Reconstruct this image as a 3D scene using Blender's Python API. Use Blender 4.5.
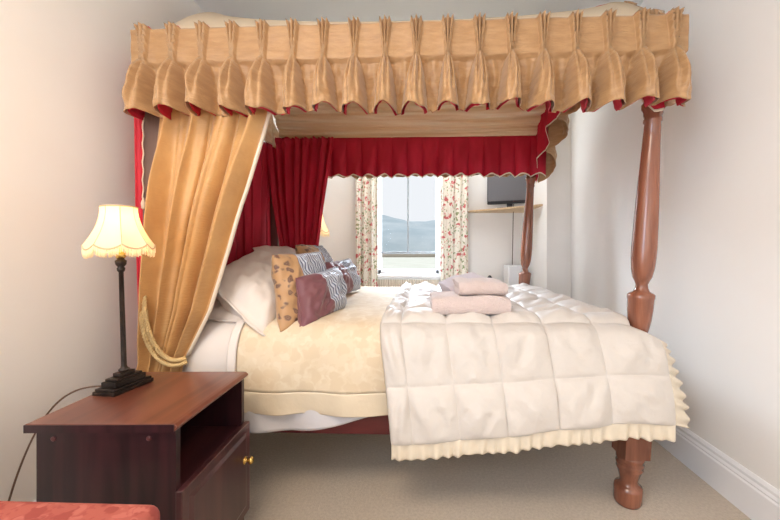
import bpy, math, random
from mathutils import Vector, Matrix, noise
PI = math.pi
sin, cos = math.sin, math.cos
random.seed(7)
for o in list(bpy.data.objects):
    bpy.data.objects.remove(o)
SC = bpy.context.scene
COL = SC.collection

# ------------------------------------------------------------ camera
cd = bpy.data.cameras.new('camera'); cam = bpy.data.objects.new('camera', cd); COL.objects.link(cam)
cam.location = (0, 0, 1.04)
cam.rotation_euler = (PI/2, 0, math.radians(2))
cd.sensor_width = 36; cd.lens = 36*340/780
cd.shift_x = -23/780; cd.shift_y = -8/780
cd.clip_start = .02; cd.clip_end = 3000
SC.camera = cam
# ------------------------------------------------------------ world, lights, exposure
w = bpy.data.worlds.new('World'); SC.world = w; w.use_nodes = True
bg = w.node_tree.nodes['Background']
bg.inputs[0].default_value = (.88, .91, .95, 1); bg.inputs[1].default_value = 1.0
SC.view_settings.view_transform = 'Standard'; SC.view_settings.look = 'None'
SC.view_settings.exposure = 0.0; SC.view_settings.gamma = 1; SC.view_settings.use_curve_mapping = False

def area(name, loc, target, sx, sy, power, col):
    l = bpy.data.lights.new(name, 'AREA'); l.shape = 'RECTANGLE'; l.size = sx; l.size_y = sy
    l.energy = power; l.color = col
    o = bpy.data.objects.new(name, l); COL.objects.link(o); o.location = loc
    d = Vector(target)-Vector(loc); o.rotation_euler = d.to_track_quat('-Z', 'Y').to_euler()
    return o
sl = bpy.data.lights.new('sky_glow', 'SUN'); sl.energy = 2.5; sl.angle = math.radians(55); sl.color = (.78, .88, 1)
so = bpy.data.objects.new('sky_glow', sl); COL.objects.link(so); so.location = (-2, 8, 6)
so.rotation_euler = Vector((.42, -.8, -.36)).to_track_quat('-Z', 'Y').to_euler()
area('window_daylight', (-1.8, 8, 4.9), (.1, 2.0, .9), 5, 2.8, 4200, (.74, .86, 1))
area('cool_side_fill', (-1.33, -.85, 1.55), (.9, 1.0, 1.35), 1.3, 1.3, 53, (.60, .78, 1))  # added cool fill for the right wall; no window is built here
area('rear_fill', (.3, -1.85, 1.5), (.2, 2, 1.1), 1.5, 1.4, 13, (1, .93, .84))  # added soft fill from behind the camera, no window in wall_back
area('warm_ceiling_fill', (-.55, -.1, 2.46), (-.55, -.1, 0), .8, .8, 30, (1, .84, .66))  # added warm fill, stands for tungsten light on the camera side
area('far_ceiling_fill', (.0, 3.22, 2.46), (.0, 3.1, 0), 1.6, .4, 17, (.9, .95, 1))  # added fill over the far aisle, brightens walls and canopy lining

# ------------------------------------------------------------ materials
def lin(r, g, b):
    f = lambda c: (c/255/12.92) if c/255 <= .04045 else ((c/255+.055)/1.055)**2.4
    return (f(r), f(g), f(b), 1)
def mat(name, col, rough=.6, metal=0, spec=.5, bump=None, var=None, sheen=0, coat=0, emit=None, trans=0):
    """bump=(scale,strength,stretch xyz)  var=(colour2, scale, stretch)"""
    m = bpy.data.materials.new(name); m.use_nodes = True
    nt = m.node_tree; N = nt.nodes; L = nt.links; b = N['Principled BSDF']
    b.inputs['Base Color'].default_value = col; b.inputs['Roughness'].default_value = rough
    b.inputs['Metallic'].default_value = metal; b.inputs['Specular IOR Level'].default_value = spec
    b.inputs['Sheen Weight'].default_value = sheen; b.inputs['Coat Weight'].default_value = coat
    tc = N.new('ShaderNodeTexCoord')
    def nz(scale, st, det=4):
        mp = N.new('ShaderNodeMapping'); mp.inputs['Scale'].default_value = st
        L.new(tc.outputs['Object'], mp.inputs[0])
        n = N.new('ShaderNodeTexNoise'); n.inputs['Scale'].default_value = scale; n.inputs['Detail'].default_value = det
        L.new(mp.outputs[0], n.inputs['Vector']); return n
    if var:
        n = nz(var[1], var[2]); mx = N.new('ShaderNodeMix'); mx.data_type = 'RGBA'
        r = N.new('ShaderNodeMapRange'); r.inputs[1].default_value = .35; r.inputs[2].default_value = .65
        L.new(n.outputs['Fac'], r.inputs[0]); L.new(r.outputs[0], mx.inputs[0])
        mx.inputs[6].default_value = col; mx.inputs[7].default_value = var[0]
        L.new(mx.outputs[2], b.inputs['Base Color'])
    if bump:
        n = nz(bump[0], bump[2]); bp = N.new('ShaderNodeBump'); bp.inputs['Strength'].default_value = bump[1]
        bp.inputs['Distance'].default_value = .01
        L.new(n.outputs['Fac'], bp.inputs['Height']); L.new(bp.outputs[0], b.inputs['Normal'])
    if emit:
        b.inputs['Emission Color'].default_value = emit[0]; b.inputs['Emission Strength'].default_value = emit[1]
    if trans:
        tr = N.new('ShaderNodeBsdfTranslucent'); tr.inputs[0].default_value = col
        mxs = N.new('ShaderNodeMixShader'); mxs.inputs[0].default_value = trans
        out = N['Material Output']; L.new(b.outputs[0], mxs.inputs[1]); L.new(tr.outputs[0], mxs.inputs[2])
        L.new(mxs.outputs[0], out.inputs[0])
    return m
S1 = (1, 1, 1)
M = {}
M['wall'] = mat('cream_wall_paint', lin(248, 245, 241), .75, bump=(18, .06, S1), var=(lin(246, 242, 237), 2, S1))
M['ceiling'] = mat('ceiling_paint', lin(248, 248, 248), .8)
M['trim'] = mat('white_gloss_trim', lin(246, 245, 246), .35)
M['carpet'] = mat('beige_carpet', lin(214, 198, 178), .95, bump=(260, .7, S1), var=(lin(200, 183, 163), 90, S1), sheen=.3)
M['gold'] = mat('gold_silk', lin(184, 143, 98), .42, bump=(30, .35, (1, 1, 5)), var=(lin(170, 128, 84), 14, (1, 1, 4)), sheen=.3)
M['goldc'] = mat('gold_silk_curtain', lin(206, 158, 98), .42, bump=(30, .3, (1, 1, 4)), var=(lin(192, 143, 86), 12, (1, 1, .6)), sheen=.3)
M['red'] = mat('crimson_lining', lin(216, 34, 66), .6, bump=(40, .2, (1, 1, .3)), var=(lin(190, 18, 48), 9, (1, 1, .4)), trans=.15)
M['redl'] = mat('crimson_backing', lin(214, 40, 58), .6, bump=(40, .2, (1, 1, .3)), trans=.15)
M['creamlin'] = mat('cream_edging', lin(238, 222, 200), .7)
M['voile'] = mat('cream_canopy_voile', lin(255, 240, 216), .7, bump=(12, .5, (.3, 8, 8)), var=(lin(232, 194, 148), 8, (.12, 3, 5)), trans=.35)  # tan streaks put fold shading into the cloth colour
M['rooftop'] = mat('cream_canopy_cover', lin(238, 222, 196), .75, bump=(12, .3, (1, 1, 1)), trans=.35)
M['quilt'] = mat('cream_satin_quilt', lin(214, 206, 198), .58, bump=(16, .7, (1, 1, 1)), sheen=.15)
M['ruffle'] = mat('cream_satin_ruffle', lin(228, 215, 194), .36, bump=(22, .2, S1))
M['sheet'] = mat('white_cotton', lin(226, 216, 208), .8, bump=(9, .35, S1))
M['undersheet'] = mat('white_cotton_valance', lin(218, 214, 216), .8, bump=(9, .3, S1))
M['pillow'] = mat('white_pillow_cotton', lin(226, 214, 204), .75, bump=(9, .5, S1))
M['towel1'] = mat('pink_terry', lin(228, 208, 202), .95, bump=(190, .9, S1), sheen=.5)
M['towel2'] = mat('lilac_terry', lin(216, 200, 206), .95, bump=(190, .9, S1), sheen=.5)
M['mattress'] = mat('mattress_ticking', lin(220, 214, 205), .8)
M['iron'] = mat('dark_bronze', lin(66, 56, 50), .35, metal=.7, var=(lin(40, 34, 32), 25, S1))
M['brass'] = mat('brass', lin(226, 190, 110), .22, metal=1)
M['rope'] = mat('cream_rope', lin(226, 192, 134), .8, bump=(150, .6, S1))
M['cordw'] = mat('pull_cord', lin(230, 205, 180), .8)
M['cable'] = mat('brown_flex', lin(96, 70, 52), .5)
M['white'] = mat('white_enamel', lin(232, 232, 232), .4)
M['plastic'] = mat('black_plastic', lin(34, 34, 38), .3)
M['screen'] = mat('dark_screen', lin(112, 112, 116), .3)  # lighter grey holds the screen's reflection in its colour
M['pine'] = mat('pine_shelf', lin(214, 186, 150), .5, var=(lin(198, 166, 126), 6, (1, 12, 12)))
M['hill'] = mat('hazy_moorland', lin(206, 216, 220), 1, bump=(.05, .5, S1), var=(lin(186, 200, 206), .045, (1, 1, 2)), spec=0)  # haze over the hills is mixed into this pale colour
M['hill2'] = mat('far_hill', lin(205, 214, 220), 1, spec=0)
M['field'] = mat('pale_field', lin(240, 238, 226), 1, var=(lin(226, 226, 210), .3, S1), spec=0)
M['drystone'] = mat('drystone', lin(190, 180, 168), 1, var=(lin(165, 155, 142), 5, S1), bump=(4, 1, S1))
M['screwcap'] = mat('brown_cap', lin(92, 46, 44), .4)

def wood(name, c1, c2, scale, axis, rough=.28, coat=.3, fine=1.0):
    m = bpy.data.materials.new(name); m.use_nodes = True
    nt = m.node_tree; N = nt.nodes; L = nt.links; b = N['Principled BSDF']
    tc = N.new('ShaderNodeTexCoord'); mp = N.new('ShaderNodeMapping')
    st = [1, 1, 1]; st[axis] = .1
    mp.inputs['Scale'].default_value = st; L.new(tc.outputs['Object'], mp.inputs[0])
    n = N.new('ShaderNodeTexNoise'); n.inputs['Scale'].default_value = scale; n.inputs['Detail'].default_value = 6
    n.inputs['Distortion'].default_value = .8
    L.new(mp.outputs[0], n.inputs['Vector'])
    r = N.new('ShaderNodeValToRGB'); r.color_ramp.elements[0].position = .32; r.color_ramp.elements[0].color = c1
    r.color_ramp.elements[1].position = .68; r.color_ramp.elements[1].color = c2
    L.new(n.outputs['Fac'], r.inputs[0]); L.new(r.outputs[0], b.inputs['Base Color'])
    b.inputs['Roughness'].default_value = rough; b.inputs['Coat Weight'].default_value = coat
    b.inputs['Coat Roughness'].default_value = .2
    return m
M['postwood'] = wood('polished_mahogany', lin(118, 70, 52), lin(156, 98, 74), 26, 2, .22, .5)
M['darkpost'] = wood('dark_stained_wood', lin(104, 78, 68), lin(122, 94, 82), 20, 2, .5, 0)
M['railwood'] = wood('rail_mahogany', lin(84, 24, 28), lin(112, 40, 42), 20, 0)
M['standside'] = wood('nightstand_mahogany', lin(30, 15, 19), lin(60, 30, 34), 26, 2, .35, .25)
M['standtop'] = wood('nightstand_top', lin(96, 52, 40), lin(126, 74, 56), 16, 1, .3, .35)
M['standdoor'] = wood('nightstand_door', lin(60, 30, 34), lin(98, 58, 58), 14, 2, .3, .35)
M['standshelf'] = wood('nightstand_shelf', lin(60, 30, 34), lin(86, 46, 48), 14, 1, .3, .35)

def floral(name, base, c1, c2, c3, s1, t1=.34, coordscale=(1, 1, 1)):
    """scattered flowers, leaves and stems on a pale ground"""
    m = bpy.data.materials.new(name); m.use_nodes = True
    nt = m.node_tree; N = nt.nodes; L = nt.links; b = N['Principled BSDF']; b.inputs['Roughness'].default_value = .8
    tc = N.new('ShaderNodeTexCoord'); mp = N.new('ShaderNodeMapping'); mp.inputs['Scale'].default_value = coordscale
    L.new(tc.outputs['Object'], mp.inputs[0])
    nd = N.new('ShaderNodeTexNoise'); nd.inputs['Scale'].default_value = s1*1.5
    L.new(mp.outputs[0], nd.inputs['Vector'])
    va = N.new('ShaderNodeVectorMath'); va.operation = 'MULTIPLY_ADD'
    va.inputs[1].default_value = (1.2/s1,)*3; L.new(nd.outputs['Color'], va.inputs[0]); L.new(mp.outputs[0], va.inputs[2])
    prev = None; colr = base
    for i, (c, sc, th) in enumerate(((c3, s1*2.2, t1*.9), (c2, s1*1.6, t1*.95), (c1, s1, t1))):
        v = N.new('ShaderNodeTexVoronoi'); v.inputs['Scale'].default_value = sc
        off = N.new('ShaderNodeVectorMath'); off.inputs[1].default_value = (i*3.7, i*1.3, i*2.1)
        L.new(va.outputs[0], off.inputs[0]); L.new(off.outputs[0], v.inputs['Vector'])
        lt = N.new('ShaderNodeMapRange'); lt.inputs[1].default_value = th+.05; lt.inputs[2].default_value = th-.05
        L.new(v.outputs['Distance'], lt.inputs[0])
        mx = N.new('ShaderNodeMix'); mx.data_type = 'RGBA'
        L.new(lt.outputs[0], mx.inputs[0])
        if prev: L.new(prev, mx.inputs[6])
        else: mx.inputs[6].default_value = base
        mx.inputs[7].default_value = c; prev = mx.outputs[2]
    L.new(prev, b.inputs['Base Color'])
    return m
M['floral'] = floral('floral_chintz', lin(242, 236, 222), lin(206, 104, 104), lin(150, 160, 112), lin(214, 170, 150), 14, .28)
M['upholstery'] = floral('salmon_damask', lin(160, 78, 64), lin(142, 58, 48), lin(172, 92, 78), lin(150, 66, 56), 30, .4)
M['damask'] = floral('bedspread_damask', lin(224, 205, 177), lin(219, 198, 168), lin(227, 210, 184), lin(221, 201, 171), 15, .42)
M['spreadband'] = mat('bedspread_band', lin(228, 211, 184), .5, bump=(14, .35, S1), sheen=.2)

def cushion_mat(name, panel, spots, edge, gold):
    """patterned end panel, gathered blue-grey stripes in the middle (object x runs along the cushion)"""
    m = bpy.data.materials.new(name); m.use_nodes = True
    nt = m.node_tree; N = nt.nodes; L = nt.links; b = N['Principled BSDF']; b.inputs['Roughness'].default_value = .5
    b.inputs['Sheen Weight'].default_value = .3
    tc = N.new('ShaderNodeTexCoord'); sp = N.new('ShaderNodeSeparateXYZ'); L.new(tc.outputs['Object'], sp.inputs[0])
    wv = N.new('ShaderNodeTexWave'); wv.inputs['Scale'].default_value = 21; wv.inputs['Distortion'].default_value = .9
    wv.bands_direction = 'X'; wv.inputs['Detail'].default_value = 1
    L.new(tc.outputs['Object'], wv.inputs[0])
    st = N.new('ShaderNodeValToRGB'); cr = st.color_ramp
    cr.elements[0].color = lin(84, 90, 116); cr.elements[0].position = .15
    cr.elements[1].color = lin(196, 200, 210); cr.elements[1].position = .6
    L.new(wv.outputs['Fac'], st.inputs[0])
    if gold:
        v = N.new('ShaderNodeTexVoronoi'); v.inputs['Scale'].default_value = 24; v.feature = 'F1'
        dn = N.new('ShaderNodeTexNoise'); dn.inputs['Scale'].default_value = 22; L.new(tc.outputs['Object'], dn.inputs[0])
        dv = N.new('ShaderNodeVectorMath'); dv.operation = 'MULTIPLY_ADD'; dv.inputs[1].default_value = (.05,)*3
        L.new(dn.outputs['Color'], dv.inputs[0]); L.new(tc.outputs['Object'], dv.inputs[2]); L.new(dv.outputs[0], v.inputs['Vector'])
        r = N.new('ShaderNodeValToRGB'); r.color_ramp.interpolation = 'LINEAR'
        e = r.color_ramp.elements; e[0].position = .0; e[0].color = edge; e[1].position = .62; e[1].color = panel
        for p, c in ((.16, spots), (.26, edge), (.32, spots), (.42, panel)):
            q = e.new(p); q.color = c
        L.new(v.outputs['Distance'], r.inputs[0]); pc = r.outputs[0]
    else:
        n = N.new('ShaderNodeTexNoise'); n.inputs['Scale'].default_value = 10; L.new(tc.outputs['Object'], n.inputs[0])
        r = N.new('ShaderNodeMix'); r.data_type = 'RGBA'; r.inputs[6].default_value = panel; r.inputs[7].default_value = spots
        L.new(n.outputs['Fac'], r.inputs[0]); pc = r.outputs[2]
    ab = N.new('ShaderNodeMath'); ab.operation = 'ADD'; ab.inputs[1].default_value = (.03 if gold else .025); L.new(sp.outputs[0], ab.inputs[0])
    lt = N.new('ShaderNodeMath'); lt.operation = 'GREATER_THAN'; lt.inputs[1].default_value = .0
    L.new(ab.outputs[0], lt.inputs[0])
    mx = N.new('ShaderNodeMix'); mx.data_type = 'RGBA'
    L.new(lt.outputs[0], mx.inputs[0]); L.new(pc, mx.inputs[6]); L.new(st.outputs[0], mx.inputs[7])
    L.new(mx.outputs[2], b.inputs['Base Color'])
    bp = N.new('ShaderNodeBump'); bp.inputs['Strength'].default_value = .5; bp.inputs['Distance'].default_value = .006
    mm = N.new('ShaderNodeMath'); mm.operation = 'MULTIPLY'; L.new(wv.outputs['Fac'], mm.inputs[0]); L.new(lt.outputs[0], mm.inputs[1])
    L.new(mm.outputs[0], bp.inputs['Height']); L.new(bp.outputs[0], b.inputs['Normal'])
    return m
M['cushgold'] = cushion_mat('gold_paisley_cushion', lin(184, 142, 98), lin(134, 104, 80), lin(100, 62, 54), True)
M['cushred'] = cushion_mat('burgundy_cushion', lin(128, 84, 84), lin(110, 52, 68), lin(100, 30, 50), False)

def shade_mat():
    m = bpy.data.materials.new('lamp_shade_fabric'); m.use_nodes = True
    nt = m.node_tree; N = nt.nodes; L = nt.links; b = N['Principled BSDF']
    b.inputs['Base Color'].default_value = lin(252, 240, 214); b.inputs['Roughness'].default_value = .8
    b.inputs['Emission Color'].default_value = lin(255, 232, 190); b.inputs['Emission Strength'].default_value = .30
    tr = N.new('ShaderNodeBsdfTranslucent'); tr.inputs[0].default_value = lin(255, 236, 200)
    mx = N.new('ShaderNodeMixShader'); mx.inputs[0].default_value = .5
    L.new(b.outputs[0], mx.inputs[1]); L.new(tr.outputs[0], mx.inputs[2]); L.new(mx.outputs[0], N['Material Output'].inputs[0])
    return m
M['shade'] = shade_mat()
M['shadetrim'] = mat('shade_trim', lin(216, 190, 150), .8)
M['bulb'] = mat('lit_bulb', lin(255, 230, 180), .4, emit=(lin(255, 226, 170), 4))
def glass_mat():
    m = bpy.data.materials.new('window_glass'); m.use_nodes = True
    nt = m.node_tree; N = nt.nodes; L = nt.links; N.remove(N['Principled BSDF'])
    t = N.new('ShaderNodeBsdfTransparent'); g = N.new('ShaderNodeBsdfGlossy'); g.inputs['Roughness'].default_value = .02
    mx = N.new('ShaderNodeMixShader'); mx.inputs[0].default_value = .0004
    L.new(t.outputs[0], mx.inputs[1]); L.new(g.outputs[0], mx.inputs[2]); L.new(mx.outputs[0], N['Material Output'].inputs[0])
    return m
M['glass'] = glass_mat()

# ------------------------------------------------------------ mesh helpers
class MB:
    def __init__(s): s.v = []; s.f = []
    def box(s, x0, x1, y0, y1, z0, z1):
        b = len(s.v)
        s.v += [(x, y, z) for z in (z0, z1) for y in (y0, y1) for x in (x0, x1)]
        s.f += [tuple(b+i for i in q) for q in ((0, 2, 3, 1), (4, 5, 7, 6), (0, 1, 5, 4), (2, 6, 7, 3), (0, 4, 6, 2), (1, 3, 7, 5))]
        return s
    def prism(s, pts, z0, z1):
        b = len(s.v); n = len(pts)
        s.v += [(x, y, z0) for x, y in pts]+[(x, y, z1) for x, y in pts]
        s.f += [tuple(b+i for i in range(n))[::-1], tuple(b+n+i for i in range(n))]
        s.f += [(b+i, b+(i+1) % n, b+n+(i+1) % n, b+n+i) for i in range(n)]
        return s
    def grid(s, fn, nu, nv, cu=False, cv=False):
        b = len(s.v)
        NU = nu if cu else nu+1; NV = nv if cv else nv+1
        for j in range(NV):
            for i in range(NU): s.v.append(tuple(fn(i/nu, j/nv)))
        for j in range(nv):
            for i in range(nu):
                i2 = (i+1) % NU; j2 = (j+1) % NV
                s.f.append((b+j*NU+i, b+j*NU+i2, b+j2*NU+i2, b+j2*NU+i))
        return s
    def lathe(s, prof, n=32, c=(0, 0), caps=True):
        b = len(s.v)
        for z, r in prof:
            for i in range(n):
                a = 2*PI*i/n; s.v.append((c[0]+r*cos(a), c[1]+r*sin(a), z))
        for j in range(len(prof)-1):
            for i in range(n):
                i2 = (i+1) % n; s.f.append((b+j*n+i, b+j*n+i2, b+(j+1)*n+i2, b+(j+1)*n+i))
        if caps:
            s.f.append(tuple(b+i for i in range(n))[::-1]); k = b+(len(prof)-1)*n
            s.f.append(tuple(k+i for i in range(n)))
        return s
    def tube(s, pts, r, n=8, twist=0):
        pts = [Vector(p) for p in pts]; b = len(s.v); up = Vector((.13, .21, .97)); 
        for k, p in enumerate(pts):
            t = (pts[min(k+1, len(pts)-1)]-pts[max(k-1, 0)]).normalized()
            a = t.cross(up)
            if a.length < .05: a = t.cross(Vector((1, 0, 0)))
            a.normalize(); c = t.cross(a)
            rr = r(k/(len(pts)-1)) if callable(r) else r
            for i in range(n):
                an = 2*PI*i/n; q = p+rr*(cos(an)*a+sin(an)*c); s.v.append(tuple(q))
        for k in range(len(pts)-1):
            for i in range(n):
                i2 = (i+1) % n; s.f.append((b+k*n+i, b+k*n+i2, b+(k+1)*n+i2, b+(k+1)*n+i))
        s.f.append(tuple(b+i for i in range(n))[::-1]); k = b+(len(pts)-1)*n; s.f.append(tuple(k+i for i in range(n)))
        return s
    def rot(s, M4, start=0):
        s.v = s.v[:start]+[tuple(M4 @ Vector(p)) for p in s.v[start:]]
        return s
def origin(p):
    t = Vector((0, 0, 0))
    while p: t += p.location; p = p.parent
    return t
def make(name, mb, m, parent=None, smooth=True, bev=0, solid=0, sub=0, own=None):
    me = bpy.data.meshes.new(name)
    if parent is None and own is None:
        xs = [v[0] for v in mb.v]; ys = [v[1] for v in mb.v]; zs = [v[2] for v in mb.v]
        own = ((min(xs)+max(xs))/2, (min(ys)+max(ys))/2, min(zs))
    off = Vector(own) if own is not None else Vector((0, 0, 0))
    po = origin(parent) if parent else Vector((0, 0, 0))
    tot = off if own is not None else po
    me.from_pydata([tuple(Vector(v)-tot) for v in mb.v], [], mb.f); me.update()
    me.materials.append(m if not isinstance(m, str) else M[m])
    for p in me.polygons: p.use_smooth = smooth
    o = bpy.data.objects.new(name, me); COL.objects.link(o)
    if parent: o.parent = parent; o.location = tot-po
    else: o.location = tot
    if bev:
        b = o.modifiers.new('bevel', 'BEVEL'); b.width = bev; b.segments = 3; b.limit_method = 'ANGLE'
        for p in me.polygons: p.use_smooth = False
        try: b.harden_normals = False
        except Exception: pass
    if solid:
        q = o.modifiers.new('solid', 'SOLIDIFY'); q.thickness = abs(solid); q.offset = 0 if solid > 0 else -1
    if sub:
        q = o.modifiers.new('sub', 'SUBSURF'); q.levels = sub; q.render_levels = sub
    return o
def tag(o, label, cat, group=None, kind=None):
    o['label'] = label; o['category'] = cat
    if group: o['group'] = group
    if kind: o['kind'] = kind
    return o
def empty(name, loc, label, cat, group=None):
    o = bpy.data.objects.new(name, None); COL.objects.link(o); o.location = loc; o.empty_display_size = .1
    return tag(o, label, cat, group)
def struct(name, mb, m, parent=None, bev=0, smooth=False):
    o = make(name, mb, m, parent, smooth, bev)
    if not parent: o['kind'] = 'structure'
    return o
def copy_tree(o, parent=None):
    c = o.copy(); COL.objects.link(c); c.parent = parent
    for ch in list(o.children): copy_tree(ch, c)
    return c
def lerp(a, b, t): return a+(b-a)*t
def cl(t, a=0, b=1): return max(a, min(b, t))
def ss(t): t = cl(t); return t*t*(3-2*t)
def nz(x, y=0, z=0): return noise.noise(Vector((x, y, z)))
def interp(tab, t):
    if t <= tab[0][0]: return tab[0][1]
    for (a, x), (b, y) in zip(tab, tab[1:]):
        if t <= b: return lerp(x, y, (t-a)/(b-a))
    return tab[-1][1]

# ------------------------------------------------------------ the room
XL, XR, YB, YF, HC = -1.36, 1.29, -1.95, 3.70, 2.52
struct('floor', MB().box(XL-.1, XR+.1, YB-.1, YF+.25, -.1, 0), 'carpet')
struct('ceiling', MB().box(XL-.1, XR+.1, YB-.1, YF+.25, HC, HC+.1), 'ceiling')
struct('wall_left', MB().box(XL-.1, XL, YB-.1, YF+.25, 0, HC), 'wall')
struct('wall_right', MB().box(XR, XR+.1, YB-.1, 3.05, 0, HC).box(1.08, XR+.1, 3.05, YF+.25, 0, HC), 'wall')
wx0, wx1, wz0, wz1 = -.53, .16, .79, 2.12
struct('wall_far', MB().box(XL, wx0, YF, YF+.25, 0, HC).box(wx1, 1.08, YF, YF+.25, 0, HC)
       .box(wx0, wx1, YF, YF+.25, 0, wz0).box(wx0, wx1, YF, YF+.25, wz1, HC), 'wall')
struct('wall_back', MB().box(XL, XR, YB-.1, YB, 0, HC), 'wall')
def base_prof(h):
    return [(0, 0), (.022, 0), (.022, h*.72), (.017, h*.76), (.019, h*.80), (.013, h*.86), (.014, h*.93), (.006, h), (0, h)]
def baseboard(name, p0, p1, n, h=.172):
    mb = MB(); pr = base_prof(h)
    for p in (p0, p1):
        for d, z in pr: mb.v.append((p[0]+n[0]*d, p[1]+n[1]*d, z))
    k = len(pr)
    mb.f = [(i, (i+1) % k, k+(i+1) % k, k+i) for i in range(k)]+[tuple(range(k))[::-1], tuple(range(k, 2*k))]
    struct(name, mb, 'trim')
baseboard('baseboard_right', (XR, YB), (XR, 3.05), (-1, 0))
baseboard('baseboard_left', (XL, YB), (XL, YF), (1, 0))
baseboard('baseboard_far', (XL, YF), (1.08, YF), (0, -1))
baseboard('baseboard_return', (1.08, 3.05), (XR, 3.05), (0, -1))
# sash window
win = bpy.data.objects.new('window_1', None); COL.objects.link(win); win.location = (-.185, YF+.17, wz0); win['kind'] = 'structure'
gy = YF+.17
f = MB()
f.box(wx0, wx0+.035, gy-.03, gy+.05, wz0, wz1).box(wx1-.035, wx1, gy-.03, gy+.05, wz0, wz1)
f.box(wx0, wx1, gy-.03, gy+.05, wz1-.035, wz1).box(wx0, wx1, gy-.03, gy+.05, wz0, wz0+.05)
make('window_frame', f, 'trim', win, False, .003)
f = MB().box(wx0+.035, wx1-.035, gy-.012, gy+.012, 1.02, 1.045)
f.box(-.2, -.182, gy-.01, gy+.012, 1.045, wz1-.035)
make('glazing_bar', f, mat('grey_sash_bar', lin(150, 156, 160), .4), win, False, .002)
make('glass', MB().box(wx0+.03, wx1-.03, gy+.004, gy+.008, wz0+.04, wz1-.03), 'glass', win, False)
make('window_sill', MB().box(wx0-.02, wx1+.02, YF-.05, gy-.03, wz0-.03, wz0+.004), 'trim', win, False, .006)

# ------------------------------------------------------------ outside
def hill_fn(cx, cy, rx, ry, h, seed):
    def fn(u, v):
        x = (u*2-1); y = (v*2-1)
        e = max(0, 1-x*x)*max(0, 1-y*y)
        z = h*e**.8*(1+.55*nz(x*2.2+seed, y*2, seed))+h*.05*nz(x*9+seed, y*9)*e
        return (cx+x*rx, cy+y*ry, z-1)
    return fn
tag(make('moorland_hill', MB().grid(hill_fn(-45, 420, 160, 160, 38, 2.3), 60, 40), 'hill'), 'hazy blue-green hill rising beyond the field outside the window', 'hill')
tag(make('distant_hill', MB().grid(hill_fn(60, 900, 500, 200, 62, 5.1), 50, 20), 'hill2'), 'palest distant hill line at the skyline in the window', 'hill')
struct('ground', MB().box(-700, 700, 4.2, 1300, -1.3, -1.0), 'field')
gwall = MB()
gwall.grid(lambda u, v: (lerp(-90, 60, u), 130+6*nz(u*5)+.4*sin(v*2*PI), -1.0+(.55+.5*cos(v*2*PI))*(1.3+.25*nz(u*90, v*3))), 160, 12, cv=True)
tag(make('field_wall', gwall, 'drystone'), 'low grey stone field wall outside the window', 'wall')

# ------------------------------------------------------------ four-poster bed
bed = empty('four_poster_bed', (-.15, 2.15, 0), 'mahogany four-poster bed with turned posts under a gold canopy', 'bed')
PROF = [(0, .047), (.012, .052), (.06, .053), (.072, .05), (.078, .04), (.086, .034), (.1, .034), (.14, .046), (.146, .05), (.152, .046),
        (.158, .05), (.168, .052), (.176, .046), (.184, .052), (.196, .052), (.204, .046)]
UP = [(.43, .042), (.50, .034), (.60, .026), (.665, .024), (.69, .028), (.72, .036), (.76, .043), (.80, .0465), (.843, .048), (.85, .05), (.862, .05), (.868, .045),
      (.876, .03), (.89, .024), (.905, .022), (.918, .027), (.935, .035), (.97, .042), (1.015, .0455), (1.06, .0465), (1.12, .0455), (1.2, .0435), (1.314, .04),
      (1.42, .035), (1.514, .032), (1.575, .030), (1.58, .034), (1.592, .034), (1.596, .031), (1.612, .035), (1.625, .036), (1.64, .044), (1.655, .045), (1.66, .038), (1.93, .036)]
def foot_post(x, y, lean):
    mb = MB().lathe(PROF, 40, (x, y))
    mb.box(x-.05, x+.05, y-.05, y+.05, .2, .43)
    mb.lathe(UP, 40, (x, y))
    mb.v = [(vx+lean*vz, vy, vz) for vx, vy, vz in mb.v]
    o = make('post', mb, 'postwood', bed)
    for p in o.data.polygons: p.use_smooth = len(p.vertices) == 4 and p.area < .002
    return o
foot_post(.842, 1.447, .066)
foot_post(.775, 2.85, .062)
def head_post(x, y):
    make('post', MB().box(x-.045, x+.045, y-.045, y+.045, 0, 1.93), 'darkpost', bed, False, .006)
head_post(-1.155, 1.447); head_post(-1.275, 2.85)
make('side_rail', MB().box(-1.11, .80, 1.405, 1.44, .28, .40), 'railwood', bed, False, .006)
make('side_rail', MB().box(-1.22, .75, 2.845, 2.88, .28, .40), 'railwood', bed, False, .006)
make('foot_rail', MB().box(.80, .875, 1.49, 2.80, .22, .40).box(.875, .911, 1.42, 1.50, .208, .30), 'railwood', bed, False, .006)
make('headboard', MB().box(-1.25, -1.215, 1.49, 2.80, .3, .95), 'railwood', bed, False, .01)
# tester frame
make('canopy_frame', MB().box(-1.17, .96, 1.40, 1.43, 1.90, 1.94), 'darkpost', bed, False, .004)
make('canopy_frame', MB().box(-1.30, .93, 2.835, 2.86, 1.90, 1.94), 'darkpost', bed, False, .004)
VY0, VY1 = 1.40, 2.83
def vault(y): 
    t = cl((y-VY0)/(VY1-VY0)); return 1.95+.46*max(0, sin(PI*t))**.9
def vx(u, v):
    return lerp(lerp(-1.10, -1.20, v), lerp(.925, .94, v)+.03*sin(PI*v)**.5, u)
def roof(lift, fold):
    def base(u, t):
        return (lerp(VY0, VY1, t), vault(lerp(VY0, VY1, t))-.13*sin(PI*t)*sin(PI*u)**.7+lift)
    def fn(u, v):
        t = .5-.5*cos(PI*v); y, z = base(u, t)
        ya, za = base(u, cl(t-.004)); yb, zb = base(u, cl(t+.004)); l = math.hypot(yb-ya, zb-za) or 1
        d = -fold*(.006+.038*abs(sin(v*PI*19+1.5*nz(u*2.0, v*3)))**.8*(.7+.8*nz(v*9, u*1.5, 2))+.006*abs(sin(v*PI*61+4*nz(u*2.5, v*5, 3))))
        d *= min(1, t*30, (1-t)*30) if fold else 1
        return (vx(u, t), y-(zb-za)/l*d, z+(yb-ya)/l*d)
    return fn
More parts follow.
